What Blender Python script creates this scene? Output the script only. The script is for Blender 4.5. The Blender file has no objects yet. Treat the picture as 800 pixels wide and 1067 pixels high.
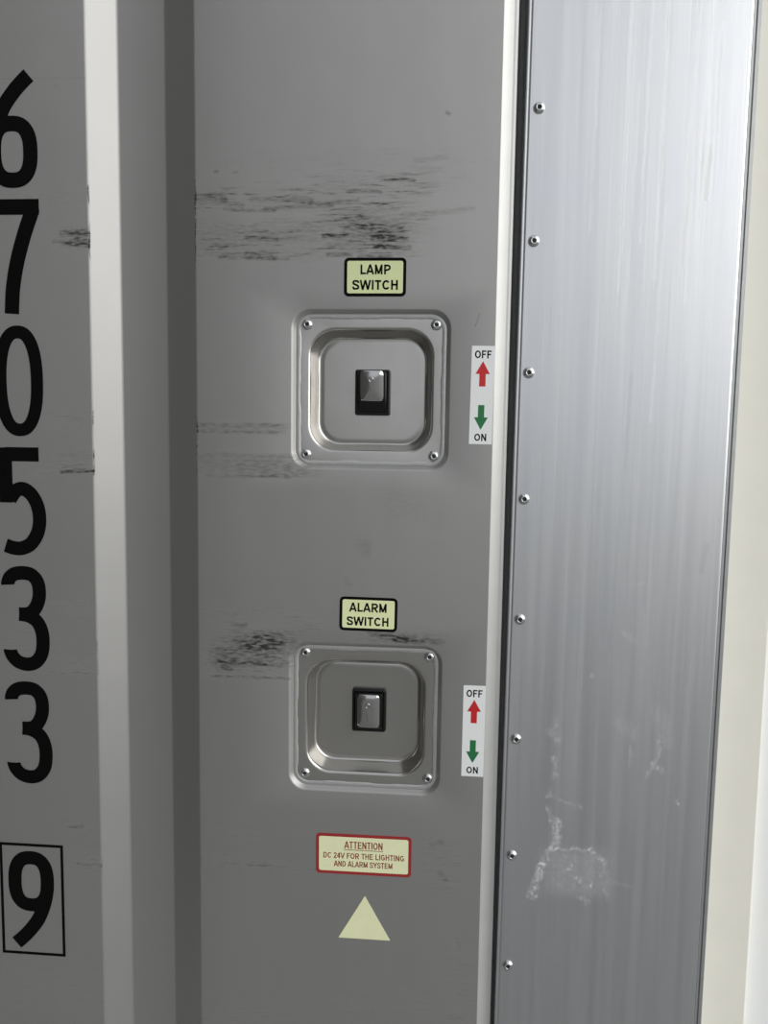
import bpy, math, random
from mathutils import Vector, Matrix

# ------------------------------------------------------------------ camera, sky, sun, exposure
scene = bpy.context.scene
COL = scene.collection
Z0 = 1.5                      # camera height above the yard; wall coordinates below are mm from that level
MM = 0.001

cam_data = bpy.data.cameras.new('camera')
cam = bpy.data.objects.new('camera', cam_data)
COL.objects.link(cam)
scene.camera = cam
cam_data.sensor_fit = 'VERTICAL'
cam_data.sensor_height = 36.0
cam_data.lens = 799.38 * 36.0 / 1067.0
cam_data.clip_start = 0.01
cam_data.clip_end = 500
pitch, yaw, roll = -0.0918, 0.0768, 0.0144
fwd = Vector((-math.sin(yaw) * math.cos(pitch), math.cos(yaw) * math.cos(pitch), math.sin(pitch)))
rgt = Vector((math.cos(yaw), math.sin(yaw), 0))
upv = rgt.cross(fwd)
R_ = rgt * math.cos(roll) + upv * math.sin(roll)
U_ = -rgt * math.sin(roll) + upv * math.cos(roll)
rotm = Matrix((R_, U_, -fwd)).transposed()
cam.matrix_world = Matrix.Translation((0, -0.6803, Z0)) @ rotm.to_4x4()

world = bpy.data.worlds.new('overcast_sky')
scene.world = world
world.use_nodes = True
bg = world.node_tree.nodes['Background']
bg.inputs['Color'].default_value = (0.92, 0.955, 1.0, 1)
bg.inputs['Strength'].default_value = 0.76

sun_data = bpy.data.lights.new('sun', 'SUN')
sun_data.energy = 3.0
sun_data.angle = math.radians(75)
sun_data.color = (1.0, 0.98, 0.94)
sun = bpy.data.objects.new('sun', sun_data)
COL.objects.link(sun)
to_sun = Vector((0.84, -0.43, 0.30)).normalized()
sun.rotation_euler = to_sun.to_track_quat('Z', 'Y').to_euler()
sun.location = (2, -2, 4)

scene.view_settings.view_transform = 'Standard'
scene.view_settings.look = 'None'
scene.view_settings.gamma = 1
scene.view_settings.exposure = 0.0
scene.view_settings.use_curve_mapping = False

# ------------------------------------------------------------------ node helpers
class NT:
    """small expression builder on a material's node tree"""
    def __init__(self, name):
        self.mat = bpy.data.materials.new(name)
        self.mat.use_nodes = True
        self.t = self.mat.node_tree
        self.bsdf = self.t.nodes['Principled BSDF']
    def node(self, kind):
        return self.t.nodes.new(kind)
    def put(self, sock, v):
        if isinstance(v, bpy.types.NodeSocket):
            self.t.links.new(v, sock)
        else:
            sock.default_value = v
    def set(self, name, v):
        self.put(self.bsdf.inputs[name], v)
    def m(self, op, a, b=None, clamp=False):
        n = self.node('ShaderNodeMath'); n.operation = op; n.use_clamp = clamp
        self.put(n.inputs[0], a)
        if b is not None: self.put(n.inputs[1], b)
        return n.outputs[0]
    def vm(self, op, a, b=None, scale=None, out=0):
        n = self.node('ShaderNodeVectorMath'); n.operation = op
        self.put(n.inputs[0], a)
        if b is not None: self.put(n.inputs[1], b)
        if scale is not None: self.put(n.inputs['Scale'], scale)
        return n.outputs[out]
    def step(self, v, lo, hi, a=0.0, b=1.0):
        n = self.node('ShaderNodeMapRange'); n.interpolation_type = 'SMOOTHSTEP'
        self.put(n.inputs[0], v)
        for k, q in zip((1, 2, 3, 4), (lo, hi, a, b)): n.inputs[k].default_value = q
        return n.outputs[0]
    def pos(self):
        n = self.node('ShaderNodeTexCoord')
        return self.vm('SCALE', n.outputs['Object'], scale=1000.0)      # millimetres
    def noise(self, v, scale=1.0, detail=3.0, rough=0.55, dist=0.0):
        n = self.node('ShaderNodeTexNoise')
        self.put(n.inputs['Vector'], v)
        n.inputs['Scale'].default_value = scale
        n.inputs['Detail'].default_value = detail
        n.inputs['Roughness'].default_value = rough
        n.inputs['Distortion'].default_value = dist
        return n.outputs['Fac'], n.outputs['Color']
    def mix(self, f, a, b):
        n = self.node('ShaderNodeMix'); n.data_type = 'RGBA'
        self.put(n.inputs['Factor'], f)
        self.put(n.inputs[6], a if not isinstance(a, tuple) else (*a, 1)[:4])
        self.put(n.inputs[7], b if not isinstance(b, tuple) else (*b, 1)[:4])
        return n.outputs[2]
    def bump(self, h, strength, dist):
        n = self.node('ShaderNodeBump')
        n.inputs['Strength'].default_value = strength
        n.inputs['Distance'].default_value = dist
        self.put(n.inputs['Height'], h)
        self.put(self.bsdf.inputs['Normal'], n.outputs[0])
    def xz(self, p):
        s = self.node('ShaderNodeSeparateXYZ'); self.put(s.inputs[0], p)
        return s.outputs[0], s.outputs[2]
    def box(self, x, z, x0, x1, z0, z1, fx, fz):
        a = self.m('MULTIPLY', self.step(x, x0 - fx, x0 + fx), self.step(x, x1 - fx, x1 + fx, 1, 0))
        b = self.m('MULTIPLY', self.step(z, z0 - fz, z0 + fz), self.step(z, z1 - fz, z1 + fz, 1, 0))
        return self.m('MULTIPLY', a, b)
    def stroke(self, p, a, b, w0, w1):
        """soft capsule from a to b (x, z in mm); full inside w0, gone past w1"""
        A = Vector((a[0], 0, a[1])); D = Vector((b[0] - a[0], 0, b[1] - a[1]))
        L2 = max(D.length_squared, 1e-6)
        q = self.vm('SUBTRACT', p, tuple(A))
        t = self.m('DIVIDE', self.vm('DOT_PRODUCT', q, tuple(D), out=1), L2, clamp=True)
        d = self.vm('LENGTH', self.vm('SUBTRACT', q, self.vm('SCALE', tuple(D), scale=t)), out=1)
        return self.step(d, w0, w1, 1, 0)

def simple(name, col, rough=0.5, metal=0.0, spec=0.5, noise=0.0, scale=300.0, coat=0.0):
    n = NT(name)
    c = col
    if noise:
        f, _ = n.noise(n.node('ShaderNodeTexCoord').outputs['Object'], scale, 3)
        lo = tuple(max(0, v * (1 - noise)) for v in col); hi = tuple(min(1, v * (1 + noise)) for v in col)
        n.set('Base Color', n.mix(f, lo, hi))
    else:
        n.set('Base Color', (*col, 1))
    n.set('Roughness', rough); n.set('Metallic', metal)
    n.set('Specular IOR Level', spec); n.set('Coat Weight', coat)
    return n.mat

# ------------------------------------------------------------------ materials
def wall_material(rx0, rx1, rz0, rz1):
    """the wall's finish; only the marks that reach the given field (mm) are added to its node tree"""
    n = NT('scuffed_grey_wall')
    p0 = n.pos()
    _, wc = n.noise(p0, 0.035, 1)
    warp = n.vm('SCALE', n.vm('SUBTRACT', wc, (0.5, 0.5, 0.5)), scale=7.0)
    p = n.vm('ADD', p0, n.vm('MULTIPLY', warp, (1.0, 0, 0.40)))
    x, z = n.xz(p)
    stretch = n.vm('MULTIPLY', p, (0.028, 0.0, 0.34))
    s1, _ = n.noise(stretch, 1.0, 5, 0.62)
    streak = n.step(s1, 0.48, 0.80)
    s2, _ = n.noise(n.vm('MULTIPLY', p, (0.012, 0, 0.06)), 1.0, 3)
    smoke = n.step(s2, 0.30, 0.70, 0.35, 1.0)
    total = None
    def add(v):
        nonlocal total
        total = v if total is None else n.m('ADD', total, v)
    # (x0, x1, z0, z1, feather x, feather z, streak strength, smoke strength)
    P = [(-226, -116, 199, 218, 10, 3, 1.0, 0.10), (-226, -108, 159, 191, 14, 6, 0.8, 0.22),
         (-112, -22, 160, 229, 18, 6, 1.0, 0.10), (-95, -40, 166, 200, 20, 10, 0.4, 0.28),
         (-190, 10, 214, 250, 40, 8, 0.18, 0.03), (-190, -40, 172, 186, 50, 5, 0.2, 0.08),
         (-226, -139, 5, 15, 6, 1.5, 0.15, 0.26), (-226, -110, -33, -13, 14, 2, 0.15, 0.36),
         (-212, -130, -214, -176, 14, 8, 0.40, 0.62), (-190, -145, -196, -178, 16, 7, 0.12, 0.36), (-216, -100, -176, -150, 22, 8, 0.55, 0.10),
         (-70, 2, -182, -172, 18, 3, 0.3, 0.45), (-226, -150, -404, -392, 20, 3, 0.6, 0.14),
         (-226, -140, -376, -360, 30, 4, 0.25, 0.06), (-12, 24, -420, -366, 12, 8, 0.55, 0.05),
         (10, 40, -560, -470, 10, 20, 0.35, 0.08), (-226, -130, -575, -545, 30, 8, 0.5, 0.05),
         (-110, 20, -545, -515, 30, 8, 0.3, 0.03), (-60, 20, -10, 16, 20, 20, 0.0, 0.0),
         (-344, -318, 168, 186, 9, 4, 0.8, 0.45), (-356, -318, -34, -14, 12, 4, 0.75, 0.40),
         (-366, -318, 12, 24, 12, 4, 0.6, 0.10), (-362, -318, -166, -150, 14, 4, 0.5, 0.08),
         (-366, -318, -222, -208, 16, 4, 0.55, 0.14), (-352, -318, -378, -366, 10, 3, 0.5, 0.06),
         (-345, -318, -416, -398, 9, 4, 0.6, 0.15), (-420, -318, -560, -520, 40, 12, 0.3, 0.04),
         (-430, -318, 205, 216, 40, 4, 0.15, 0.12), (-420, -350, -205, -175, 30, 10, 0.2, 0.05)]
    for x0, x1, z0, z1, fx, fz, ks, km in P:
        if ks + km == 0 or x1 + fx < rx0 or x0 - fx > rx1 or z1 + fz < rz0 or z0 - fz > rz1: continue
        k = n.m('ADD', n.m('MULTIPLY', streak, ks * 1.25), n.m('MULTIPLY', smoke, km * 1.35))
        add(n.m('MULTIPLY', k, n.box(x, z, x0, x1, z0, z1, fx, fz)))
    # single marks: (ax, az, bx, bz, w0, w1, strength)
    S = [(-224, 212, -196, 209, 1.0, 3.0, .55), (-224, 207, -180, 204, .8, 2.6, .35), (-196, 200, -152, 199, .4, 1.8, .45),
         (-172, 209, -120, 207, .8, 2.8, .4), (-160, 201, -100, 203, .5, 2.2, .35), (-120, 205, -78, 207, .4, 1.8, .35),
         (-178, 176, -150, 175, .6, 2.2, .40), (-108, 177, -88, 177, .6, 2.0, .55), (-202, 159, -140, 158, .3, 1.5, .35),
         (-176, 162, -152, 160, 1.2, 3.2, .50), (-104, 161, -84, 161, .7, 2.2, .50), (-88, 215, -60, 214, .4, 1.6, .45),
         (-56, 224, -30, 223, .5, 1.8, .40), (-90, 184, -40, 184, 1., 3., .25), (-66, 176, -36, 175, .7, 2.2, .45),
         (-64, 168, -34, 167, .8, 2.3, .45), (-78, 160, -50, 159, .5, 2., .50), (-40, 194, 20, 199, .6, 2.6, .18),
         (-30, 239, -2, 242, .8, 2.8, .14), (-205, 232, -203, 232, .3, 1.6, .55), (-187, 232, -184, 232, .4, 1.7, .3),
         (-224, 12, -145, 13, .5, 2.2, .20), (-224, 6.5, -150, 6.5, .4, 1.7, .26), (-216, -33.5, -138, -33, .3, 1.5, .40),
         (-224, -13, -138, -14, .6, 2.4, .18), (-212, -219, -138, -219, .4, 1.8, .55), (-205, -206, -160, -206, .6, 2.4, .40),
         (-190, -170, -178, -170, .8, 2.4, .5), (-200, -211, -190, -212, .6, 1.8, .5), (-205, -400, -60, -402, .3, 1.5, .30),
         (-65, -173, -30, -179, .8, 3.0, .35), (-40, -178, 2, -180, .8, 3.2, .40),
         (-70, -93, -69, -97, 3., 8., .26), (-44, -52, -40, -56, 8, 20, .10), (-12, -58, -6, -64, 6, 16, .08),
         (-86, -126, -84, -129, 1.2, 3.2, .22), (-4, 279, -2, 278, .4, 1.8, .45), (24, 100, 28, 111, .15, .8, .55),
         (-4, -371, 6, -368, 1, 4, .35), (4, -398, 10, -404, .8, 3, .35), (22, -462, 24, -470, 1, 3, .25),
         (-318.8, 156, -318.8, 190, .5, 1.5, .9), (-318.8, 206, -318.8, 222, .5, 1.5, .8), (-318.8, -34, -318.8, -12, .5, 1.5, .9),
         (-318.8, 12, -318.8, 24, .5, 1.4, .6), (-318.8, -222, -318.8, -190, .4, 1.2, .5), (-318.8, -425, -318.8, -400, .4, 1.2, .4),
         (-222.6, 196, -222.6, 226, .4, 1.3, .8), (-222.6, 156, -222.6, 192, .5, 1.5, .85), (-222.6, -34, -222.6, -6, .5, 1.6, .85),
         (-222.6, 6, -222.6, 20, .4, 1.4, .6), (-222.6, -405, -222.6, -385, .4, 1.2, .4),
         (-350, -32.5, -318, -31, .3, 1.5, .65), (-385, -35, -350, -33, .3, 1.4, .30), (-352, 174, -320, 170, .6, 2.6, .45),
         (-344, 182, -322, 183, .8, 3.2, .35), (-330, 178, -319, 176, 2, 6, .25), (-430, -221, -318, -222, .2, 1.2, .38),
         (-350, -373, -338, -371, .6, 2.4, .45), (-344, -410, -320, -410, .4, 2, .40), (-420, 314, -318, 313, .2, 1.2, .18),
         (-364, 8, -330, 8, .5, 2, .22), (-348, 306, -347, 305, 1., 4, .15),
         (-278, 291, -284, 297, .6, 2.2, .25), (-271, 262, -271, 258, 2.5, 6, .10)]
    for ax, az, bx, bz, w0, w1, k in S:
        if max(ax, bx) + w1 + 4 < rx0 or min(ax, bx) - w1 - 4 > rx1 or max(az, bz) + w1 + 3 < rz0 or min(az, bz) - w1 - 3 > rz1: continue
        soft = 1.0 if (ax == bx and k > .3) or w1 < 1.3 else 1.5
        add(n.m('MULTIPLY', n.stroke(p, (ax, az), (bx, bz), w0 * .4, w1 * soft), k * 1.05))
    rag, _ = n.noise(n.vm('MULTIPLY', p0, (0.14, 0.14, 0.5)), 1.0, 3)
    total = n.m('MULTIPLY', total, n.step(rag, 0.25, 0.72, 0.25, 1.25))
    gx, _gz = n.xz(p0)                                         # rubbing things reach the proud sheets, not the groove
    proud = n.m('MAXIMUM', n.step(gx, -319.4, -318.0, 1, 0), n.step(gx, -224.2, -222.9))
    dark = n.m('MULTIPLY', total, proud, clamp=True)
    big, _ = n.noise(p0, 0.006, 3)
    fine, _ = n.noise(n.vm('MULTIPLY', p0, (0.03, 0.03, 0.004)), 1.0, 4)
    base = n.mix(big, (0.385, 0.382, 0.374), (0.415, 0.41, 0.402))
    base = n.mix(n.m('MULTIPLY', fine, 0.18), base, (0.30, 0.30, 0.30))
    n.set('Base Color', n.mix(dark, base, (0.022, 0.022, 0.02)))
    n.set('Metallic', n.m('MULTIPLY', n.m('SUBTRACT', 1.0, dark), 0.78))
    n.set('Roughness', n.m('ADD', 0.47, n.m('MULTIPLY', dark, 0.3)))
    n.bump(big, 0.25, 0.004)
    return n.mat

def aluminium_material():
    n = NT('brushed_aluminium')
    p = n.vm('ADD', n.pos(), (151.0, 0, 0))
    x, z = n.xz(p)
    v1, _ = n.noise(n.vm('MULTIPLY', p, (0.09, 0.0, 0.0022)), 1.0, 4, 0.6)
    v2, _ = n.noise(n.vm('MULTIPLY', p, (0.6, 0.0, 0.006)), 1.0, 3, 0.6)
    cloud, cc = n.noise(p, 0.012, 3)
    base = n.mix(v1, (0.60, 0.61, 0.625), (0.72, 0.725, 0.735))
    base = n.mix(n.m('MULTIPLY', v2, 0.25), base, (0.56, 0.58, 0.61))
    base = n.mix(n.step(cloud, 0.4, 0.75, 0, 0.25), base, (0.60, 0.63, 0.70))
    rough = n.m('ADD', 0.37, n.m('MULTIPLY', n.m('SUBTRACT', v1, 0.5), 0.22))
    # whitish dried-water marks
    _, wc = n.noise(p, 0.06, 3)
    pw = n.vm('ADD', p, n.vm('MULTIPLY', n.vm('SUBTRACT', wc, (0.5, 0.5, 0.5)), (14, 0, 14)))
    spk, _ = n.noise(n.vm('MULTIPLY', p, (0.30, 0, 0.22)), 1.0, 4, 0.65)
    spots = n.step(spk, 0.42, 0.66)
    total = None
    def add(v):
        nonlocal total
        total = v if total is None else n.m('ADD', total, v)
    S = [(98, -386, 91, -415, 2.5, 6, .55), (109, -366, 112, -342, 2.5, 6, .55), (104, -330, 106, -345, 1.5, 4, .40),
         (101, -320, 105, -312, 1.2, 3.5, .35), (106, -318, 132, -328, .8, 3, .28), (98, -384, 104, -370, 1.2, 3.5, .35),
         (104, -369, 140, -366, .8, 3, .40), (140, -366, 155, -378, .8, 4, .28), (155, -376, 158, -410, 1., 7, .20),
         (124, -384, 124, -386, 1, 3.5, .4), (132, -396, 133, -397, 1, 4, .4), (145, -400, 145, -402, .8, 2.5, .6),
         (134, -414, 140, -418, 1.2, 4, .3), (164, -396, 180, -398, .6, 3, .25),
         (105, -283, 108, -300, 1, 4, .35), (103, -258, 108, -266, 2, 6, .25), (106, -246, 106, -252, 1, 4, .25),
         (192, -283, 202, -292, 1, 3, .45), (188, -296, 194, -288, .8, 3, .40), (198, -262, 196, -282, .8, 3, .35),
         (172, -268, 172, -285, .6, 2.5, .35), (216, -319, 217, -320, .8, 2.5, .6), (160, -245, 176, -258, 2, 9, .16),
         (196, -236, 204, -262, 2, 10, .16), (168, -120, 178, -122, .4, 2, .3), (163, -165, 170, -172, 1, 4, .22),
         (150, -486, 158, -486, .3, 1.3, .5), (195, -489, 202, -490, .3, 1.2, .4), (210, -494, 236, -498, .2, 1.2, .55),
         (110, -500, 124, -502, .4, 1.6, .16), (136, -205, 137, -206, 1, 3.5, .35)]
    for ax, az, bx, bz, w0, w1, k in S:
        add(n.m('MULTIPLY', n.stroke(pw, (ax, az), (bx, bz), w0, w1), k))
    total = n.m('MULTIPLY', total, n.m('ADD', 0.22, n.m('MULTIPLY', spots, 0.75)))
    haze = n.m('MULTIPLY', n.box(x, z, 100, 158, -412, -368, 14, 9), n.m('ADD', 0.14, n.m('MULTIPLY', spots, 0.10)))
    total = n.m('ADD', total, haze)
    # bright vertical run marks from the top
    runs = None
    xw, zw = n.xz(n.vm('ADD', p, n.vm('MULTIPLY', n.vm('SUBTRACT', wc, (0.5, 0.5, 0.5)), (4, 0, 0))))
    pr = n.vm('ADD', p, n.vm('MULTIPLY', n.vm('SUBTRACT', wc, (0.5, 0.5, 0.5)), (4, 0, 0)))
    for ax, az, bx, bz, w0, w1, k in [(146, 520, 144, 130, .4, 2.2, .55), (163, 520, 160, 170, .3, 2., .45), (176, 520, 173, 140, .5, 2.6, .55),
                                      (201, 520, 196, 150, .6, 2.8, .50), (212, 520, 207, 190, .5, 2.4, .55), (218, 345, 217, 300, .6, 3, .45),
                                      (214, 250, 212, 205, 1, 4, .45), (200, 210, 199, 120, .5, 2.5, .30), (154, 300, 150, 40, .3, 2, .22),
                                      (180, 200, 176, 20, .4, 2.2, .22), (120, 520, 118, 180, .4, 2.4, .22)]:
        v = n.m('MULTIPLY', n.stroke(pr, (ax, az), (bx, bz), w0, w1), k)
        runs = v if runs is None else n.m('ADD', runs, v)
    rn, _ = n.noise(n.vm('MULTIPLY', p, (0.05, 0, 0.012)), 1.0, 3)
    runs = n.m('MULTIPLY', runs, n.step(rn, 0.35, 0.6, 0.3, 1.45))
    # darker run marks lower down
    drk = None
    for ax, az, bx, bz, w0, w1, k in [(158, 60, 150, -180, .6, 3, .30), (180, 20, 178, -140, .5, 2.6, .25), (204, 70, 198, -120, .6, 3, .22),
                                      (229, -85, 226, -108, 1.2, 4, .35), (222, -150, 218, -210, .6, 3, .2), (134, -40, 130, -220, .5, 3, .18),
                                      (182, -180, 176, -620, .6, 4, .2), (212, -200, 205, -700, .8, 5, .18)]:
        v = n.m('MULTIPLY', n.stroke(pr, (ax, az), (bx, bz), w0, w1), k)
        v = n.m('MULTIPLY', v, 0.55)
        drk = v if drk is None else n.m('ADD', drk, v)
    base = n.mix(n.m('MULTIPLY', drk, 1.0, clamp=True), base, (0.40, 0.42, 0.44))
    white = n.m('ADD', total, runs, clamp=True)
    n.set('Base Color', n.mix(white, base, (0.88, 0.89, 0.89)))
    n.set('Metallic', n.step(white, 0.0, 1.0, 1.0, 0.25))
    n.set('Roughness', n.m('ADD', rough, n.m('MULTIPLY', white, 0.3)))
    h = n.m('ADD', n.m('MULTIPLY', v2, 0.5), v1)
    n.bump(h, 0.05, 0.002)
    return n.mat

def stainless_material():
    n = NT('pressed_stainless')
    p = n.pos()
    a, _ = n.noise(n.vm('MULTIPLY', p, (0.03, 0.03, 0.05)), 1.0, 4)
    b, _ = n.noise(p, 0.05, 3)
    smudge, _ = n.noise(p, 0.12, 4, 0.6)
    c = n.mix(a, (0.47, 0.46, 0.438), (0.505, 0.495, 0.473))
    c = n.mix(n.step(smudge, 0.60, 0.82, 0, 0.18), c, (0.34, 0.34, 0.335))
    n.set('Base Color', c)
    n.set('Metallic', 0.92)
    n.set('Roughness', n.m('ADD', 0.18, n.m('MULTIPLY', b, 0.10)))
    return n.mat

def sealant_material():
    n = NT('grey_sealant')
    p = n.pos()
    a, _ = n.noise(p, 0.25, 4)
    n.set('Base Color', n.mix(a, (0.36, 0.365, 0.36), (0.46, 0.465, 0.455)))
    n.set('Roughness', 0.35); n.set('Metallic', 0.35)
    n.bump(a, 0.3, 0.0008)
    return n.mat

ZS = [1100, 134.6, -45.4, -164.0, -344.0, -1380]              # fields of the wall, top to bottom
M = dict(
    alu=aluminium_material(), steel=stainless_material(), sealant=sealant_material(),
    trim=simple('pale_painted_edge', (0.58, 0.58, 0.567), 0.45, 0.55, noise=0.05, scale=60),
    gasket=simple('black_gasket', (0.19, 0.195, 0.19), 0.5, noise=0.2),
    edge=simple('grey_edge_strip', (0.42, 0.43, 0.43), 0.4, 0.75, noise=0.12, scale=90),
    cream=simple('cream_paint', (0.86, 0.84, 0.75), 0.5, noise=0.04, scale=30),
    white=simple('white_paint', (0.91, 0.92, 0.91), 0.5, noise=0.03, scale=30),
    light_blocker=simple('light_blocker_dark', (0.05, 0.05, 0.049), 0.8, noise=0.15, scale=1.5),  # near-black skin of the added light-blocking wall
    yard=simple('yard_concrete', (0.24, 0.24, 0.235), 0.85, noise=0.3, scale=2.5),
    ink=simple('black_ink', (0.003, 0.003, 0.003), 0.6, spec=0.06, noise=0.1),
    red_ink=simple('dark_red_ink', (0.26, 0.025, 0.022), 0.5, noise=0.1),
    red_border=simple('red_border_print', (0.33, 0.022, 0.024), 0.45, noise=0.1),
    red=simple('red_arrow_print', (0.56, 0.014, 0.016), 0.45, noise=0.06),
    green=simple('green_arrow_print', (0.014, 0.17, 0.052), 0.45, noise=0.06),
    paper=simple('white_sticker', (0.84, 0.86, 0.86), 0.45, noise=0.02),
    glow_a=simple('pale_green_sticker', (0.68, 0.745, 0.41), 0.45, noise=0.05, scale=60),
    glow_b=simple('pale_yellow_sticker', (0.81, 0.85, 0.49), 0.45, noise=0.05, scale=60),
    glow_c=simple('cream_yellow_sticker', (0.83, 0.85, 0.54), 0.45, noise=0.05, scale=60),
    rivet=simple('rivet_aluminium', (0.62, 0.63, 0.63), 0.24, 1.0, noise=0.08),
    hole=simple('rivet_hole_black', (0.012, 0.012, 0.012), 0.6, noise=0.2),
    plastic=simple('black_plastic', (0.006, 0.006, 0.006), 0.36, spec=0.3, noise=0.2),
    chrome=simple('worn_chrome', (0.52, 0.52, 0.51), 0.14, 1.0, noise=0.06, scale=400),
)

WALL_MATS = [wall_material(-1500, -275, -1380, 1100)] + [wall_material(-275, 42, b, a) for a, b in zip(ZS, ZS[1:])]

# ------------------------------------------------------------------ mesh helpers (input in millimetres)
def obj(name, verts, faces, mat, parent=None, loc=(0, 0, 0), smooth=False):
    me = bpy.data.meshes.new(name)
    me.from_pydata([(x * MM, y * MM, z * MM) for x, y, z in verts], [], faces)
    me.update()
    me.materials.append(mat)
    if smooth:
        me.polygons.foreach_set('use_smooth', [True] * len(me.polygons))
    o = bpy.data.objects.new(name, me)
    COL.objects.link(o)
    o.location = [v * MM for v in loc]
    if parent: o.parent = parent
    return o

def bevel(o, w, seg=3, angle=35):
    b = o.modifiers.new('bevel', 'BEVEL'); b.width = w * MM; b.segments = seg
    b.limit_method = 'ANGLE'; b.angle_limit = math.radians(angle)
    return o

def tag(o, label=None, cat=None, group=None, kind=None):
    if label: o['label'] = label
    if cat: o['category'] = cat
    if group: o['group'] = group
    if kind: o['kind'] = kind
    return o

def thing(name, loc, label, cat, group=None, tilt=0.0):
    o = bpy.data.objects.new(name, None)
    COL.objects.link(o)
    o.empty_display_size = 0.02
    o.location = (loc[0] * MM, loc[1] * MM, Z0 + loc[2] * MM)
    o.rotation_euler = (0, math.radians(tilt), 0)
    return tag(o, label, cat, group)

def struct(o, label, cat):
    o.location.z += Z0
    return tag(o, label, cat, kind='structure')

def copy_tree(o, parent):
    c = o.copy(); COL.objects.link(c); c.parent = parent
    for ch in o.children: copy_tree(ch, c)
    return c

def rrect(w, h, r, n=8, cx=0.0, cz=0.0):
    """rounded rectangle, counter-clockwise seen from the camera (x right, z up)"""
    pts = []
    for sx, sz, a0 in ((1, -1, -90), (1, 1, 0), (-1, 1, 90), (-1, -1, 180)):
        for k in range(n + 1):
            a = math.radians(a0 + 90.0 * k / n)
            pts.append((cx + sx * (w / 2 - r) + r * math.cos(a), cz + sz * (h / 2 - r) + r * math.sin(a)))
    return pts

def loft(loops, close_last=True, close_first=False):
    """loops: lists of (x, y, z), same length; quads between them"""
    v = [p for L in loops for p in L]; n = len(loops[0]); f = []
    for k in range(len(loops) - 1):
        for i in range(n):
            j = (i + 1) % n
            f.append((k * n + i, k * n + j, (k + 1) * n + j, (k + 1) * n + i))
    if close_last: f.append(tuple(range((len(loops) - 1) * n, len(loops) * n)))
    if close_first: f.append(tuple(reversed(range(n))))
    return v, f

def plate(name, loop, y_front, y_back, mat, parent):
    """flat plate of outline loop [(x, z)], front face towards the camera (-y)"""
    v, f = loft([[(x, y_back, z) for x, z in loop], [(x, y_front, z) for x, z in loop]])
    return obj(name, v, f, mat, parent)

def box(name, x0, x1, y0, y1, z0, z1, mat, parent=None):
    v = [(x, y, z) for x in (x0, x1) for y in (y0, y1) for z in (z0, z1)]
    f = [(0, 1, 3, 2), (4, 6, 7, 5), (0, 4, 5, 1), (2, 3, 7, 6), (0, 2, 6, 4), (1, 5, 7, 3)]
    return obj(name, v, f, mat, parent)

def extrude_profile(prof, z0, z1):
    """open profile [(x, y)] swept along z"""
    v = [(x, y, z) for z in (z0, z1) for x, y in prof]; n = len(prof)
    f = [(i, i + 1, n + i + 1, n + i) for i in range(n - 1)]
    return v, f

# ------------------------------------------------------------------ setting: wall with pressed groove and two openings
TOP, BOT, LEFT = 1100, -1380, -1500
G0, G1, G2, G3, GD = -319.3, -296.7, -252.8, -223.0, 14.0     # groove edges and depth
WR = 42.0                                                     # right edge of the wall sheet
HOUSE = [(-66.4, 44.6), (-67.6, -254.0)]                      # centres of the two switch housings
HW, HR = 141.5, 17.0

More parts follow.
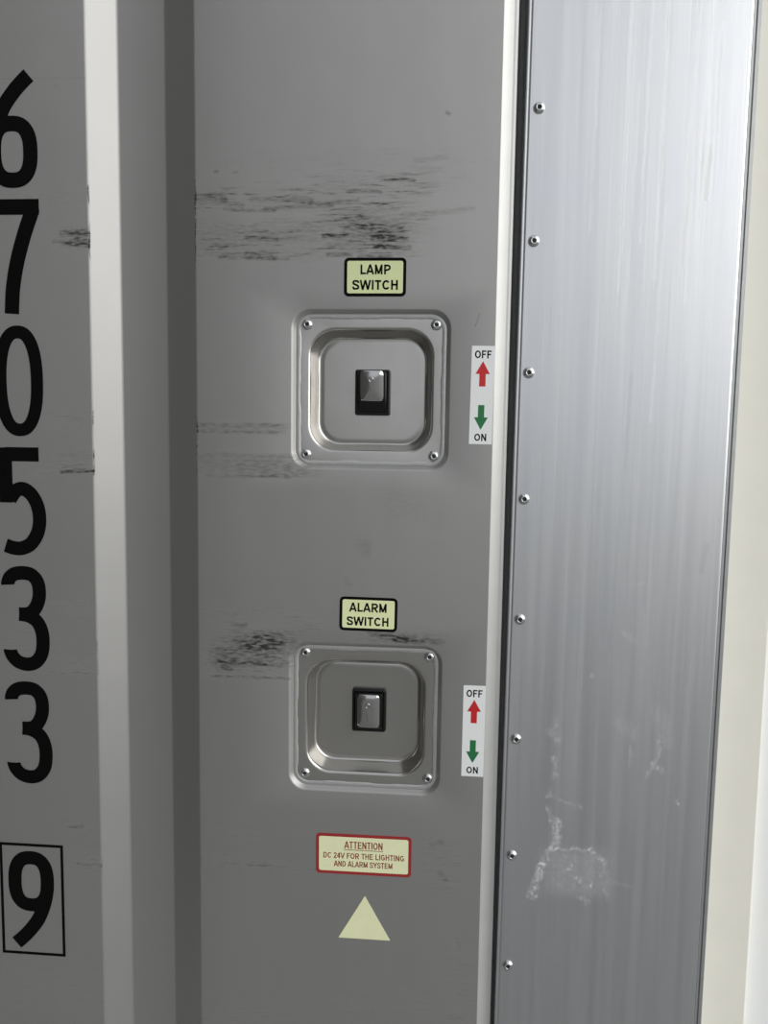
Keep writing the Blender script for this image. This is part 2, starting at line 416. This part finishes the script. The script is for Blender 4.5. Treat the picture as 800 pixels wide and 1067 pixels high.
def build_wall():
    V, F = [], []
    def add(v, f):
        b = len(V); V.extend(v); F.extend([tuple(b + i for i in q) for q in f])
    # sheet left of the groove, groove with small bend radii, up to the first strip of the right sheet
    prof = [(LEFT, 0), (G0 - 1.6, 0), (G0 - .5, .15), (G0 + .9, 1.0), (G1 - 1.2, GD - 1.0), (G1 + .2, GD - .15), (G1 + 1.6, GD),
            (G2 - 1.6, GD), (G2 - .2, GD - .15), (G2 + 1.2, GD - .9), (G3 - .9, .8), (G3 + .5, .1), (G3 + 1.6, 0), (-180, 0)]
    for za, zb in zip(ZS, ZS[1:]): add(*extrude_profile(prof, zb, za))
    # right sheet: a frame of quads around every opening
    xa, xb = -180.0, WR
    zc = [TOP, HOUSE[0][1] + 90, HOUSE[0][1] - 90, HOUSE[1][1] + 90, HOUSE[1][1] - 90, BOT]
    for za, zb in ((zc[0], zc[1]), (zc[2], zc[3]), (zc[4], zc[5])):
        add([(xa, 0, zb), (xb, 0, zb), (xb, 0, za), (xa, 0, za)], [(0, 1, 2, 3)])
    for (cx, cz) in HOUSE:
        x0, x1, z0, z1 = xa, xb, cz - 90, cz + 90
        hole = rrect(HW, HW, HR, 8, cx, cz)
        n = len(hole); outer = []
        for (x, z) in hole:                                   # push the loop out to the rectangle
            dx, dz = x - cx, z - cz
            tx = ((x1 - cx) if dx > 0 else (x0 - cx)) / dx if abs(dx) > 1e-9 else 1e9
            tz = ((z1 - cz) if dz > 0 else (z0 - cz)) / dz if abs(dz) > 1e-9 else 1e9
            t = min(tx, tz); outer.append((cx + dx * t, cz + dz * t))
        v = [(x, 0, z) for x, z in outer] + [(x, 0, z) for x, z in hole]
        f = [(i, (i + 1) % n, n + (i + 1) % n, n + i) for i in range(n)]
        # corners of the rectangle that no ray hits exactly
        for sx, sz in ((x1, z0), (x1, z1), (x0, z1), (x0, z0)):
            for i in range(n):
                a, b = outer[i], outer[(i + 1) % n]
                if (abs(a[0] - sx) < 1e-6) != (abs(b[0] - sx) < 1e-6) and (abs(a[1] - sz) < 1e-6) != (abs(b[1] - sz) < 1e-6) \
                        and abs(a[0] - sx) + abs(b[1] - sz) + abs(a[1] - sz) + abs(b[0] - sx) < 400 \
                        and not (abs(a[0] - b[0]) < 1e-6 or abs(a[1] - b[1]) < 1e-6):
                    v.append((sx, 0, sz)); f.append((i, len(v) - 1, (i + 1) % n)); break
        add(v, f)
        # rolled-in rim of the opening
        loops = []
        for inset, d in ((0, 0), (.7, .15), (1.5, .7), (2.6, 2.0), (3.8, 3.7), (4.8, 4.6), (5.8, 4.95), (7.5, 5.0)):
            loops.append([(x, d, z) for x, z in rrect(HW - 2 * inset, HW - 2 * inset, HR - inset * .75, 8, cx, cz)])
        add(*loft(loops, close_last=False))
    # thickness behind, so that the sheet is not paper thin at its outer borders
    o = obj('wall_back', V, F, WALL_MATS[0])
    me = o.data
    for w in WALL_MATS[1:]: me.materials.append(w)
    import bmesh
    bm = bmesh.new(); bm.from_mesh(me)
    bmesh.ops.remove_doubles(bm, verts=bm.verts, dist=1e-6)
    bmesh.ops.recalc_face_normals(bm, faces=bm.faces)
    bm.faces.ensure_lookup_table()
    big = max(bm.faces, key=lambda f: f.calc_area())
    if big.normal.y > 0: bmesh.ops.reverse_faces(bm, faces=bm.faces)
    for f in bm.faces:
        f.smooth = True
        c = f.calc_center_median() * 1000
        f.material_index = 0 if c.x < -275 - 1 else next(i for i, b in enumerate(ZS[1:], 1) if c.z > b)
    for e in bm.edges: e.smooth = True
    bm.to_mesh(me); bm.free()
    return o
struct(build_wall(), 'scuffed grey metal wall with one vertical pressed groove', 'wall')

# bent pale edge that closes the wall sheet on the right
prof = [(WR - .1, 0.0), (WR + .7, .12), (WR + 1.6, .6), (WR + 7.8, 4.9), (WR + 8.8, 5.3), (WR + 10.0, 5.4), (WR + 12.6, 5.4), (WR + 13.1, 5.9), (WR + 13.1, 34)]
v, f = extrude_profile(prof, BOT, TOP)
o = obj('trim_1', v, f, M['trim'], smooth=True)
struct(o, 'pale bent edge strip closing the grey wall beside the aluminium panel', 'trim')

# black gasket at the bottom of the gap
prof = [(WR + 13.1, 24), (WR + 15, 21), (WR + 19, 20.5), (WR + 22, 22), (WR + 24, 26), (WR + 30, 26)]
v, f = extrude_profile(prof, BOT, TOP)
struct(obj('trim_2', v, f, M['gasket'], smooth=True), 'dark rubber gasket deep in the gap beside the aluminium panel', 'trim')

# cream post and white leaf beyond the panel
o = bevel(box('wall_right', 225, 296, 26, 120, BOT, TOP, M['cream']), 1.5)
struct(o, 'cream painted post beyond the aluminium panel', 'wall')
o = bevel(box('door_1', 291, 900, 38, 90, BOT, TOP, M['white']), 3)
struct(o, 'white painted leaf at the right edge', 'door')
# yard
v = [(-60000, -60000, 0), (60000, -60000, 0), (60000, 60000, 0), (-60000, 60000, 0)]
o = obj('floor', v, [(0, 1, 2, 3)], M['yard'])
tag(o, 'grey concrete yard', 'floor', kind='structure')

# unseen dark wall, added to block light from the left side
o = box('light_blocker_left', -1900, -1700, -9000, 300, -Z0 * 1000, 4500, M['light_blocker'])
struct(o, 'unseen dark wall added at right angles to the grey wall to block light', 'wall')

# ------------------------------------------------------------------ rivets
def lathe(prof, n=24):
    """prof [(r, y)] around the y axis; last radius may be 0"""
    v, f = [], []
    for r, y in prof:
        for k in range(n):
            a = 2 * math.pi * k / n
            v.append((r * math.cos(a), y, r * math.sin(a)))
    for i in range(len(prof) - 1):
        for k in range(n):
            j = (k + 1) % n
            f.append((i * n + k, i * n + j, (i + 1) * n + j, (i + 1) * n + k))
    f.append(tuple((len(prof) - 1) * n + k for k in range(n)))
    return v, f
RV, RF = lathe([(4.9, 0), (4.85, -.45), (4.4, -1.3), (3.6, -2.0), (2.7, -2.4), (2.2, -2.5), (1.85, -2.35), (1.7, -1.9), (1.7, -.9)])
HV, HF = lathe([(1.7, -.6), (1.65, -1.25), (1.0, -1.35)], 16)
_first = {}
def rivet(parent, x, y, z):
    if not _first:
        r = obj('rivet', RV, RF, M['rivet'], parent, smooth=True)
        h = obj('mandrel', HV, HF, M['hole'], r)
        _first['r'] = r; _first['h'] = h
    else:
        r = _first['r'].copy(); COL.objects.link(r); r.parent = parent
        h = _first['h'].copy(); COL.objects.link(h); h.parent = r
    r.location = (x * MM, y * MM, z * MM)
    r.rotation_euler = (0, random.uniform(0, 6.28), 0)
    return r
random.seed(4)

# ------------------------------------------------------------------ aluminium panel with its rivets
pan = thing('aluminium_panel', (151, 0, 0), 'tall brushed aluminium panel with a column of rivets along its left edge', 'panel', tilt=0.22)
AY = -1.0
AL, AR = 60.8 - 151, 242.2 - 151
prof = [(AL + .2, 25), (AL, AY + 2.0), (AL + .25, AY + 1.2), (AL + .8, AY + .55), (AL + 1.6, AY + .5), (AL + 2.2, AY + .7), (AL + 2.8, AY + .5),
        (AL + 3.6, AY), (AL + 4.1, AY), (AL + 4.6, AY), (AL + 20, AY)]
n_ = 7
for k in range(1, n_): prof.append((AL + 20 + (AR - AL - 24) * k / n_, AY))
prof += [(AR - 3.5, AY), (AR - 2.2, AY), (AR - 1.2, AY), (AR - .3, AY + .25), (AR, AY + 1.0), (AR, 25)]
v, f = extrude_profile(prof, BOT, TOP)
o = obj('sheet', v, f, M['alu'], pan, smooth=True)
o.modifiers.new('es', 'EDGE_SPLIT').split_angle = math.radians(40)
# narrow grey moulding on the right edge: stepped section
prof = [(AR + .1, 24), (AR + .1, 1.2), (AR + .5, .4), (AR + 2.2, .4), (AR + 2.6, 1.6), (AR + 3.2, 1.6), (AR + 3.6, .2), (AR + 6.2, .2), (AR + 6.8, .9), (AR + 6.8, 24)]
v, f = extrude_profile(prof, BOT, TOP)
o = obj('edge_strip', v, f, M['edge'], pan)
tag(o, 'dark grey stepped moulding')
for x, z in ((73.2, 280.2), (72.3, 171.6), (71.5, 60.9), (70.8, -48.7), (70.4, -156.1), (70.2, -266.1), (69.7, -376.2), (69.2, -483.5)):
    a = math.radians(0.22)
    rivet(pan, (x - 151) * math.cos(a) - z * math.sin(a) + 0.0, AY, (x - 151) * math.sin(a) + z * math.cos(a))

# ------------------------------------------------------------------ switch housings (pressed trays) and switches
def housing(c, label, seed):
    t = thing('switch_housing', (c[0], 4.5, c[1]), label, 'switch housing', 'recessed switch housings')
    loops = []
    #   size, radius, depth (y relative to the flange face)
    for w, h, r, y in ((133.5, 133.5, 13, 0), (112.8, 110.8, 24, 0), (111.0, 109.0, 24, .12), (109.2, 107.2, 23.6, .6), (107.9, 105.9, 23.2, 1.5),
                       (106.6, 104.6, 22.6, 3.2), (100.8, 98.8, 21, 13.6), (99.4, 97.4, 20.5, 15.6), (97.6, 95.6, 20, 16.9), (95.4, 93.4, 19.2, 17.4),
                       (93.8, 91.8, 18.7, 17.25), (91.6, 89.6, 18, 17.0), (86, 84, 16, 17.0)):
        loops.append([(x, y, z) for x, z in rrect(w, h, r, 10)])
    v, f = loft(loops)
    o = obj('tray', v, f, M['steel'], t, smooth=True)
    o.modifiers.new('es', 'EDGE_SPLIT').split_angle = math.radians(50)
    # sealant bead squeezed out along the flange border
    rnd = random.Random(seed)
    base = rrect(128.6, 128.6, 11.5, 8)
    ph = [rnd.uniform(0, 6.28) for _ in range(4)]
    pts = []
    for i in range(len(base)):                                # resample evenly
        a, b = base[i], base[(i + 1) % len(base)]
        L = math.hypot(b[0] - a[0], b[1] - a[1]); k = max(1, int(L / 3))
        for q in range(k): pts.append((a[0] + (b[0] - a[0]) * q / k, a[1] + (b[1] - a[1]) * q / k))
    n = len(pts); rings = []
    for i in range(n):
        p, q = pts[i - 1], pts[(i + 1) % n]
        tx, tz = q[0] - p[0], q[1] - p[1]; L = math.hypot(tx, tz); nx, nz = tz / L, -tx / L
        s = i / n * 2 * math.pi
        wob = .35 * math.sin(7 * s + ph[0]) + .25 * math.sin(17 * s + ph[1]) + .12 * math.sin(41 * s + ph[2])
        wo, wi = 3.1, 1.9 + wob
        row = []
        for off, y in ((wo, .3), (wo * .8, -.45), (wo * .3, -.8), (-wi * .5, -.75), (-wi * .85, -.4), (-wi, .15)):
            row.append((pts[i][0] + nx * off, y, pts[i][1] + nz * off))
        rings.append(row)
    m = len(rings[0]); v = [p for r in rings for p in r]; f = []
    for i in range(n):
        j = (i + 1) % n
        for k in range(m - 1): f.append((i * m + k, j * m + k, j * m + k + 1, i * m + k + 1))
    tag(obj('sealant', v, f, M['sealant'], t, smooth=True), 'wavy grey sealant bead')
    return t
h1 = housing(HOUSE[0], 'square recessed steel housing around the lamp switch, upper one', 3)
for x, z in ((-57.0, 57.6), (57.3, 57.4), (-57.4, -57.0), (57.2, -57.1)): rivet(h1, x, 0, z)
h2 = housing(HOUSE[1], 'square recessed steel housing around the alarm switch, lower one', 8)
for x, z in ((-55.8, 59.6), (58.4, 59.2), (-55.9, -55.6), (58.9, -55.6)): rivet(h2, x, 0, z)
for ch in list(h1.children) + list(h2.children):
    if ch.name.startswith('rivet'): ch.scale = (.98, .9, .98)

FLOOR_Y = 4.5 + 17.0
def rocker_switch(c, label, tilted):
    t = thing('rocker_switch', (c[0], FLOOR_Y, c[1]), label, 'switch', 'rocker switches')
    # black bezel: a bevelled frame with a raised border and a sunk middle
    loops = []
    for w, h, r, y in ((32, 41, 2.2, 0), (32, 41, 2.2, -3.2), (31.2, 40.2, 1.9, -4.4), (29.4, 38.4, 1.5, -4.9), (27.4, 36.4, 1.3, -4.7), (26.9, 35.9, 1.2, -3.6), (26.9, 35.9, 1.2, -2.0)):
        loops.append([(x, y, z) for x, z in rrect(w, h, r, 4)])
    v, f = loft(loops)
    obj('bezel', v, f, M['plastic'], t, smooth=True).modifiers.new('es', 'EDGE_SPLIT').split_angle = math.radians(40)
    if tilted:   # upper end stands out, black sunk field below the cap
        W, H, zc, ytop, ybot = 24.4, 27.0, 5.4, -13.6, -9.6
    else:
        W, H, zc, ytop, ybot = 24.4, 32.0, 1.0, -10.0, -8.6
    def Y(z): return ytop + (ybot - ytop) * ((zc + H / 2) - z) / H
    # black rocker body: from the bezel opening to just below the cap
    lo = rrect(26.4, 35.4, 1.5, 6); hi = rrect(W - .3, H - .3, 3.6, 6, 0, zc)
    mid = [(a[0] * .45 + b[0] * .55, a[1] * .45 + b[1] * .55) for a, b in zip(lo, hi)]
    loops = [[(x, -2.5, z) for x, z in lo], [(x, -5.2, z) for x, z in lo],
             [(x, -5.2 * .35 + (Y(z) + .6) * .65, z) for x, z in mid], [(x, Y(z) + .3, z) for x, z in hi]]
    v, f = loft(loops)
    obj('rocker', v, f, M['plastic'], t, smooth=True).modifiers.new('es', 'EDGE_SPLIT').split_angle = math.radians(28)
    # bright metal cap, crowned, with soft borders
    loops = []
    for ins, d in ((0, .3), (0, -.5), (.35, -1.0), (1.1, -1.45), (2.4, -1.75), (4.2, -1.95), (6.5, -2.1), (8.5, -2.16), (10.5, -2.2)):
        loops.append([(x, Y(z) + d + 1.7 * (2 * x / W) ** 2 + 1.3 * (2 * x / W) ** 4, z) for x, z in rrect(W - 2 * ins, H - 2 * ins, max(.6, 4.4 - ins * .45), 6, 0, zc)])
    v, f = loft(loops)
    cap = obj('cap', v, f, M['chrome'], t, smooth=True)
    tag(cap, 'shiny worn metal cap')
    # embossed ring and bar
    n, m = 20, 8; v = []; f = []
    zc2 = zc + (5.2 if tilted else 5.8)
    for i in range(n):
        a = 2 * math.pi * i / n
        for k in range(m):
            b = 2 * math.pi * k / m; r = 1.9 + .42 * math.cos(b)
            x, z = -.6 + r * math.cos(a), zc2 + 1.15 * r * math.sin(a)
            v.append((x, Y(z) - 2.1 - .35 * math.sin(b), z))
    for i in range(n):
        for k in range(m):
            f.append((i * m + k, ((i + 1) % n) * m + k, ((i + 1) % n) * m + (k + 1) % m, i * m + (k + 1) % m))
    obj('ring_mark', v, f, M['chrome'], cap, smooth=True)
    za, zb = (zc - 1.5, zc - 5.2) if tilted else (zc - 1.0, zc - 9.0)
    pr = [(-.45, .1), (-.3, -.3), (0, -.42), (.3, -.3), (.45, .1)]
    v = [(-.6 + x, Y(z) - 2.08 + y, z) for z in (za, zb) for x, y in pr]
    f = [(i, i + 1, 6 + i, 5 + i) for i in range(4)] + [(4, 3, 2, 1, 0), (5, 6, 7, 8, 9)]
    obj('bar_mark', v, f, M['chrome'], cap)
    return t
rocker_switch((-65.6, 0, 43.9)[::2], 'rocker switch under the lamp switch label, small cap with black field below', True)
rocker_switch((-65.2, 0, -252.0)[::2], 'rocker switch under the alarm switch label, flat shiny cap filling the frame', False)

# ------------------------------------------------------------------ stroke lettering
def arc(cx, cz, rx, rz, a0, a1, n=12, e=1.0):
    P = []
    for k in range(n + 1):
        a = math.radians(a0 + (a1 - a0) * k / n); c, s = math.cos(a), math.sin(a)
        P.append((cx + rx * math.copysign(abs(c) ** e, c), cz + rz * math.copysign(abs(s) ** e, s)))
    return P

def spline(P, n=6):
    Q = []
    for i in range(len(P) - 1):
        p0 = P[max(i - 1, 0)]; p1 = P[i]; p2 = P[i + 1]; p3 = P[min(i + 2, len(P) - 1)]
        for k in range(n):
            t = k / n
            Q.append(tuple(.5 * ((2 * b) + (c - a) * t + (2 * a - 5 * b + 4 * c - d) * t * t + (-a + 3 * b - 3 * c + d) * t ** 3)
                           for a, b, c, d in zip(p0, p1, p2, p3)))
    Q.append(P[-1])
    return Q

def ribbon(P, t, V, F, y, closed=False):
    n = len(P); L = []
    for i in range(n):
        if closed: a, b = P[i - 1], P[(i + 1) % n]
        else: a, b = P[max(i - 1, 0)], P[min(i + 1, n - 1)]
        p = P[i]
        d1 = (p[0] - a[0], p[1] - a[1]); d2 = (b[0] - p[0], b[1] - p[1])
        def nrm(d):
            l = math.hypot(*d); return (d[0] / l, d[1] / l) if l > 1e-9 else None
        u1, u2 = nrm(d1), nrm(d2); u1 = u1 or u2; u2 = u2 or u1
        nx, nz = -(u1[1] + u2[1]), (u1[0] + u2[0]); l = math.hypot(nx, nz) or 1
        nx, nz = nx / l, nz / l
        cosh = max(.5, nx * -u1[1] + nz * u1[0])
        w = t / 2 / cosh
        L.append(((p[0] + nx * w, p[1] + nz * w), (p[0] - nx * w, p[1] - nz * w)))
    b = len(V)
    for l, r in L: V.append((l[0], y, l[1])); V.append((r[0], y, r[1]))
    for i in range(n if closed else n - 1):
        j = (i + 1) % n
        F.append((b + 2 * i, b + 2 * i + 1, b + 2 * j + 1, b + 2 * j))

def glyphs(t):
    h = t / 2; o = 1 - h
    def poly(*p): return (list(p), False)
    G = {}
    G['L'] = (.80, [poly((.09 + h, 1), (.09 + h, 0)), poly((.09 + h, h), (.78, h))])
    G['A'] = (1.0, [poly((h * .75, 0), (.5, 1.0)), poly((1 - h * .75, 0), (.5, 1.0)), poly((.2, .29), (.8, .29))])
    G['M'] = (1.16, [poly((.09 + h, 0), (.09 + h, 1)), poly((1.07 - h, 0), (1.07 - h, 1)), poly((.09 + h, .95), (.58, .05)), poly((1.07 - h, .95), (.58, .05))])
    G['P'] = (.92, [poly((.09 + h, 0), (.09 + h, 1)), poly((.09, o), (.55, o), *arc(.55, .68, .30 - h * .2, .32 - h, 90, -90, 10), (.09, .36 + h * 0))])
    G['R'] = (1.0, [poly((.09 + h, 0), (.09 + h, 1)), poly((.09, o), (.58, o), *arc(.58, .70, .30 - h * .2, .30 - h, 90, -90, 10), (.09, .40)), poly((.52, .42), (.90, 0))])
    G['S'] = (.92, [(spline([(.80, .70), (.74, .84), (.60, o), (.44, o + .005), (.24, .88), (.155, .74), (.22, .61), (.45, .52), (.70, .42), (.785, .28), (.72, .14), (.56, h), (.40, h), (.22, .12), (.125, .32)], 4), False)])
    G['W'] = (1.34, [poly((h * .7, 1), (.35, 0)), poly((.35, 0), (.67, 1)), poly((.67, 1), (.99, 0)), poly((.99, 0), (1.34 - h * .7, 1))])
    G['I'] = (.38, [poly((.19, 0), (.19, 1))])
    G['T'] = (.84, [poly((.42, 0), (.42, 1)), poly((.03, o), (.81, o))])
    G['C'] = (1.0, [(arc(.53, .5, .47 - h, .5 - h, 38, 322, 22), False)])
    G['G'] = (1.05, [(arc(.53, .5, .47 - h, .5 - h, 40, 318, 22), False), poly((.53, .46), (.96, .46)), poly((.96 - h, .50), (.96 - h, .14))])
    G['O'] = (1.06, [(arc(.53, .5, .48 - h, .5 - h, 0, 345, 23), True)])
    G['D'] = (1.0, [poly((.09 + h, 0), (.09 + h, 1)), poly((.09, o), (.48, o), *arc(.48, .5, .44 - h, .5 - h, 90, -90, 14), (.09, h))])
    G['H'] = (1.0, [poly((.09 + h, 0), (.09 + h, 1)), poly((.91 - h, 0), (.91 - h, 1)), poly((.09, .52), (.91, .52))])
    G['N'] = (1.0, [poly((.09 + h, 0), (.09 + h, 1)), poly((.91 - h, 0), (.91 - h, 1)), poly((.09 + h, .96), (.91 - h, .04))])
    G['F'] = (.84, [poly((.09 + h, 0), (.09 + h, 1)), poly((.09, o), (.80, o)), poly((.09, .50), (.70, .50))])
    G['E'] = (.90, [poly((.09 + h, 0), (.09 + h, 1)), poly((.09, o), (.84, o)), poly((.09, .52), (.78, .52)), poly((.09, h), (.86, h))])
    G['Y'] = (.94, [poly((h * .8, 1), (.47, .42)), poly((.94 - h * .8, 1), (.47, .42)), poly((.47, .48), (.47, 0))])
    G['V'] = (.94, [poly((h * .7, 1), (.47, 0)), poly((.47, 0), (.94 - h * .7, 1))])
    G['2'] = (.78, [(spline([(.13, .70), (.20, .86), (.38, o), (.56, .88), (.63, .72), (.56, .55), (.36, .34), (.15, h)], 5), False), poly((.06, h), (.70, h))])
    G['4'] = (.78, [poly((.54, 0), (.54, 1)), poly((.52, .97), (.09, .32)), poly((.04, .30), (.74, .30))])
    G[' '] = (.38, [])
    return G

def lettering(text, x0, x1, zbase, cap, t, mat, parent, y, name='lettering'):
    G = glyphs(t); gap = .05
    total = sum(G[c][0] for c in text) + gap * (len(text) - 1)
    sx = (x1 - x0) / (total * cap)
    V, F = [], []; x = 0; k = 0
    for c in text:
        w, S = G[c]
        for P, closed in S:
            ribbon([(x0 + (x + p[0]) * cap * sx, zbase + p[1] * cap) for p in P], t * cap * (.5 + .5 * min(1, sx)), V, F, y - .004 * (k % 5), closed)
            k += 1
        x += w + gap
    return obj(name, V, F, mat, parent)

# ------------------------------------------------------------------ stickers
def name_label(c, w, h, border, words, mat, label, tilt):
    t = thing('switch_label', (c[0], 0, c[1]), label, 'label', 'switch name labels', tilt)
    plate('border', rrect(w, h, 4.0, 5), -.22, .0, M['ink'], t)
    plate('face', rrect(w - 2 * border, h - 2 * border, 1.8, 4), -.28, -.2, mat, t)
    for s, x0, x1, zb, cap in words: lettering(s, x0, x1, zb, cap, .215, M['ink'], t, -.31)
    return t
name_label((-63.1, 142.1), 54.2, 33.0, 2.7, [('LAMP', -13.3, 13.4, 2.3, 8.4), ('SWITCH', -20.0, 20.6, -10.8, 8.3)], M['glow_a'],
           'pale green black-bordered label reading LAMP SWITCH', 0.1)
name_label((-65.2, -156.1), 52.6, 31.2, 2.6, [('ALARM', -17.4, 17.0, 2.0, 8.2), ('SWITCH', -19.8, 19.0, -10.6, 8.0)], M['glow_b'],
           'pale yellow black-bordered label reading ALARM SWITCH', 0.5)

def arrow(name, cx, z_tip, z_neck, z_end, hw, sw, mat, parent):
    P = [(cx, z_tip), (cx - hw, z_neck), (cx - sw, z_neck), (cx - sw, z_end), (cx + sw, z_end), (cx + sw, z_neck), (cx + hw, z_neck)]
    if z_tip < z_end: P = P[::-1]
    return plate(name, P, -.30, -.2, mat, parent)

def on_off(c, label, tilt):
    t = thing('on_off_sticker', (c[0], 0, c[1]), label, 'sticker', 'on and off stickers', tilt)
    plate('backing', rrect(20.0, 85.0, .4, 2), -.25, .0, M['paper'], t)
    lettering('OFF', -7.4, 7.4, 31.8, 6.8, .20, M['ink'], t, -.29)
    arrow('up_arrow', 0, 29.4, 18.4, 7.6, 6.2, 2.75, M['red'], t)
    arrow('down_arrow', -.2, -29.9, -19.1, -8.4, 6.0, 2.7, M['green'], t)
    lettering('ON', -5.6, 5.4, -39.7, 6.4, .20, M['ink'], t, -.29)
    return t
on_off((31.8, 41.2), 'white OFF ON sticker with arrows, beside the lamp switch', 0.5)
on_off((32.0, -261.0), 'white OFF ON sticker with arrows, beside the alarm switch', 0.15)

att = thing('attention_label', (-66.95, 0, -384.5), 'cream label with red border and ATTENTION DC 24V warning text', 'label', tilt=-0.2)
plate('border', rrect(89.4, 39.2, 3.6, 5), -.22, .0, M['red_border'], att)
plate('face', rrect(83.6, 33.4, 1.8, 4), -.28, -.2, M['glow_c'], att)
lettering('ATTENTION', -17.9, 18.1, 5.6, 7.0, .18, M['red_ink'], att, -.31)
V, F = [], []; ribbon([(-18.4, 4.35), (18.4, 4.35)], .6, V, F, -.31); obj('underline', V, F, M['red_ink'], att)
lettering('DC 24V FOR THE LIGHTING', -38.0, 38.2, -4.3, 5.6, .185, M['red_ink'], att, -.31)
lettering('AND ALARM SYSTEM', -27.6, 27.4, -12.2, 5.5, .185, M['red_ink'], att, -.31)

tri = plate('triangle_sticker', [(-24.6, -21.3), (24.4, -21.3), (0, 21.3)], -.25, .0, M['glow_c'], None)
tri.location = (-65.2 * MM, 0, Z0 - 446.0 * MM)
tag(tri, 'blank pale yellow triangle sticker below the ATTENTION label', 'sticker')

# ------------------------------------------------------------------ container number, top to bottom
DX, DT, DP = -411.6, 320.6, 110.35                             # left edge, top of first digit, pitch
D = {}
bowl = (arc(23.2, 30.8, 16.9, 24.3, 0, 352, 45, .78), True)
D['6'] = (13.4, [bowl, (spline([(40.2, 95.6), (33.4, 89.6), (26.0, 82.0), (16.9, 70.0), (11.2, 57.4), (7.8, 45.4), (6.5, 36.0), (6.3, 29.5)], 6), False)])
D['7'] = (13.6, [([(-.5, 93.8), (46.6, 93.8)], False), (spline([(40.6, 93.0), (38.6, 86.5), (32.0, 69), (25.0, 46), (20.4, 23), (18.6, 0)], 6), False)])
D['0'] = (11.6, [(arc(23.2, 50, 17.3, 44.2, 0, 354, 59, .85), True)])
D['5'] = (13.0, [([(8, 93.8), (40.2, 93.8)], False), ([(8, 99.9), (8, 49.0)], False),
                 (spline([(11.5, 52.0), (17.5, 60.0), (24.5, 61.8), (32.0, 57.0), (37.6, 47.0), (39.5, 34.5), (37.5, 22.0), (31.0, 11.5), (22.5, 6.8), (14.0, 6.6), (6.0, 9.0)], 5), False)])
D['3'] = (13.0, [(spline([(6.9, 82.0), (7.0, 84.0), (8.9, 88.8), (14, 92.5), (22, 93.6), (30, 92), (35.5, 86), (37.3, 77), (36.2, 67.5), (31.5, 58.5), (25.5, 54.8), (17, 54.3)], 5), False),
                 (spline([(17, 54.3), (26, 53), (34.5, 47.5), (38.8, 38), (39.6, 27), (37.8, 16.5), (32, 8.8), (24, 6.4), (15.5, 8.3), (10, 13.2), (7.6, 18.2), (7.4, 19.8)], 5), False)])
def digit_mesh(ch, k=(1.0, 1.0), flip=False):
    t, S = D[ch]; V, F = [], []
    for i, (P, closed) in enumerate(S):
        Q = [((46.4 - x, 100 - z) if flip else (x, z)) for x, z in P]
        ribbon([(x * k[0] - 23.2 * k[0], z * k[1]) for x, z in Q], t, V, F, -.15 - .01 * i, closed)
    return V, F
labels = ['black numeral six, topmost of the vertical number', 'black numeral seven in the vertical number, below the six', 'black numeral zero in the vertical number, below the seven',
          'black numeral five in the vertical number, below the zero', 'black numeral three directly below the numeral five', 'black numeral three just above the boxed nine']
for i, ch in enumerate('670533'):
    V, F = digit_mesh(ch)
    o = obj('digit_decal', V, F, M['ink'])
    o.location = ((DX + 23.2) * MM, 0, Z0 + (DT - DP * i - 100) * MM)
    tag(o, labels[i], 'decal', 'digits of the container number')
t = thing('check_digit_decal', (-389.6, 0, -498.4), 'black numeral nine in a thin rectangular box, lowest of the number', 'decal', 'digits of the container number')
V, F = digit_mesh('6', (.965, .987), True)
V = [(x - .9, y, z) for x, y, z in V]
obj('digit', V, F, M['ink'], t)
V, F = [], []
ribbon([(-30.6, -5.7), (30.6, -5.7), (30.6, 105.2), (-30.6, 105.2)], 2.8, V, F, -.15, True)
obj('frame', V, F, M['ink'], t)
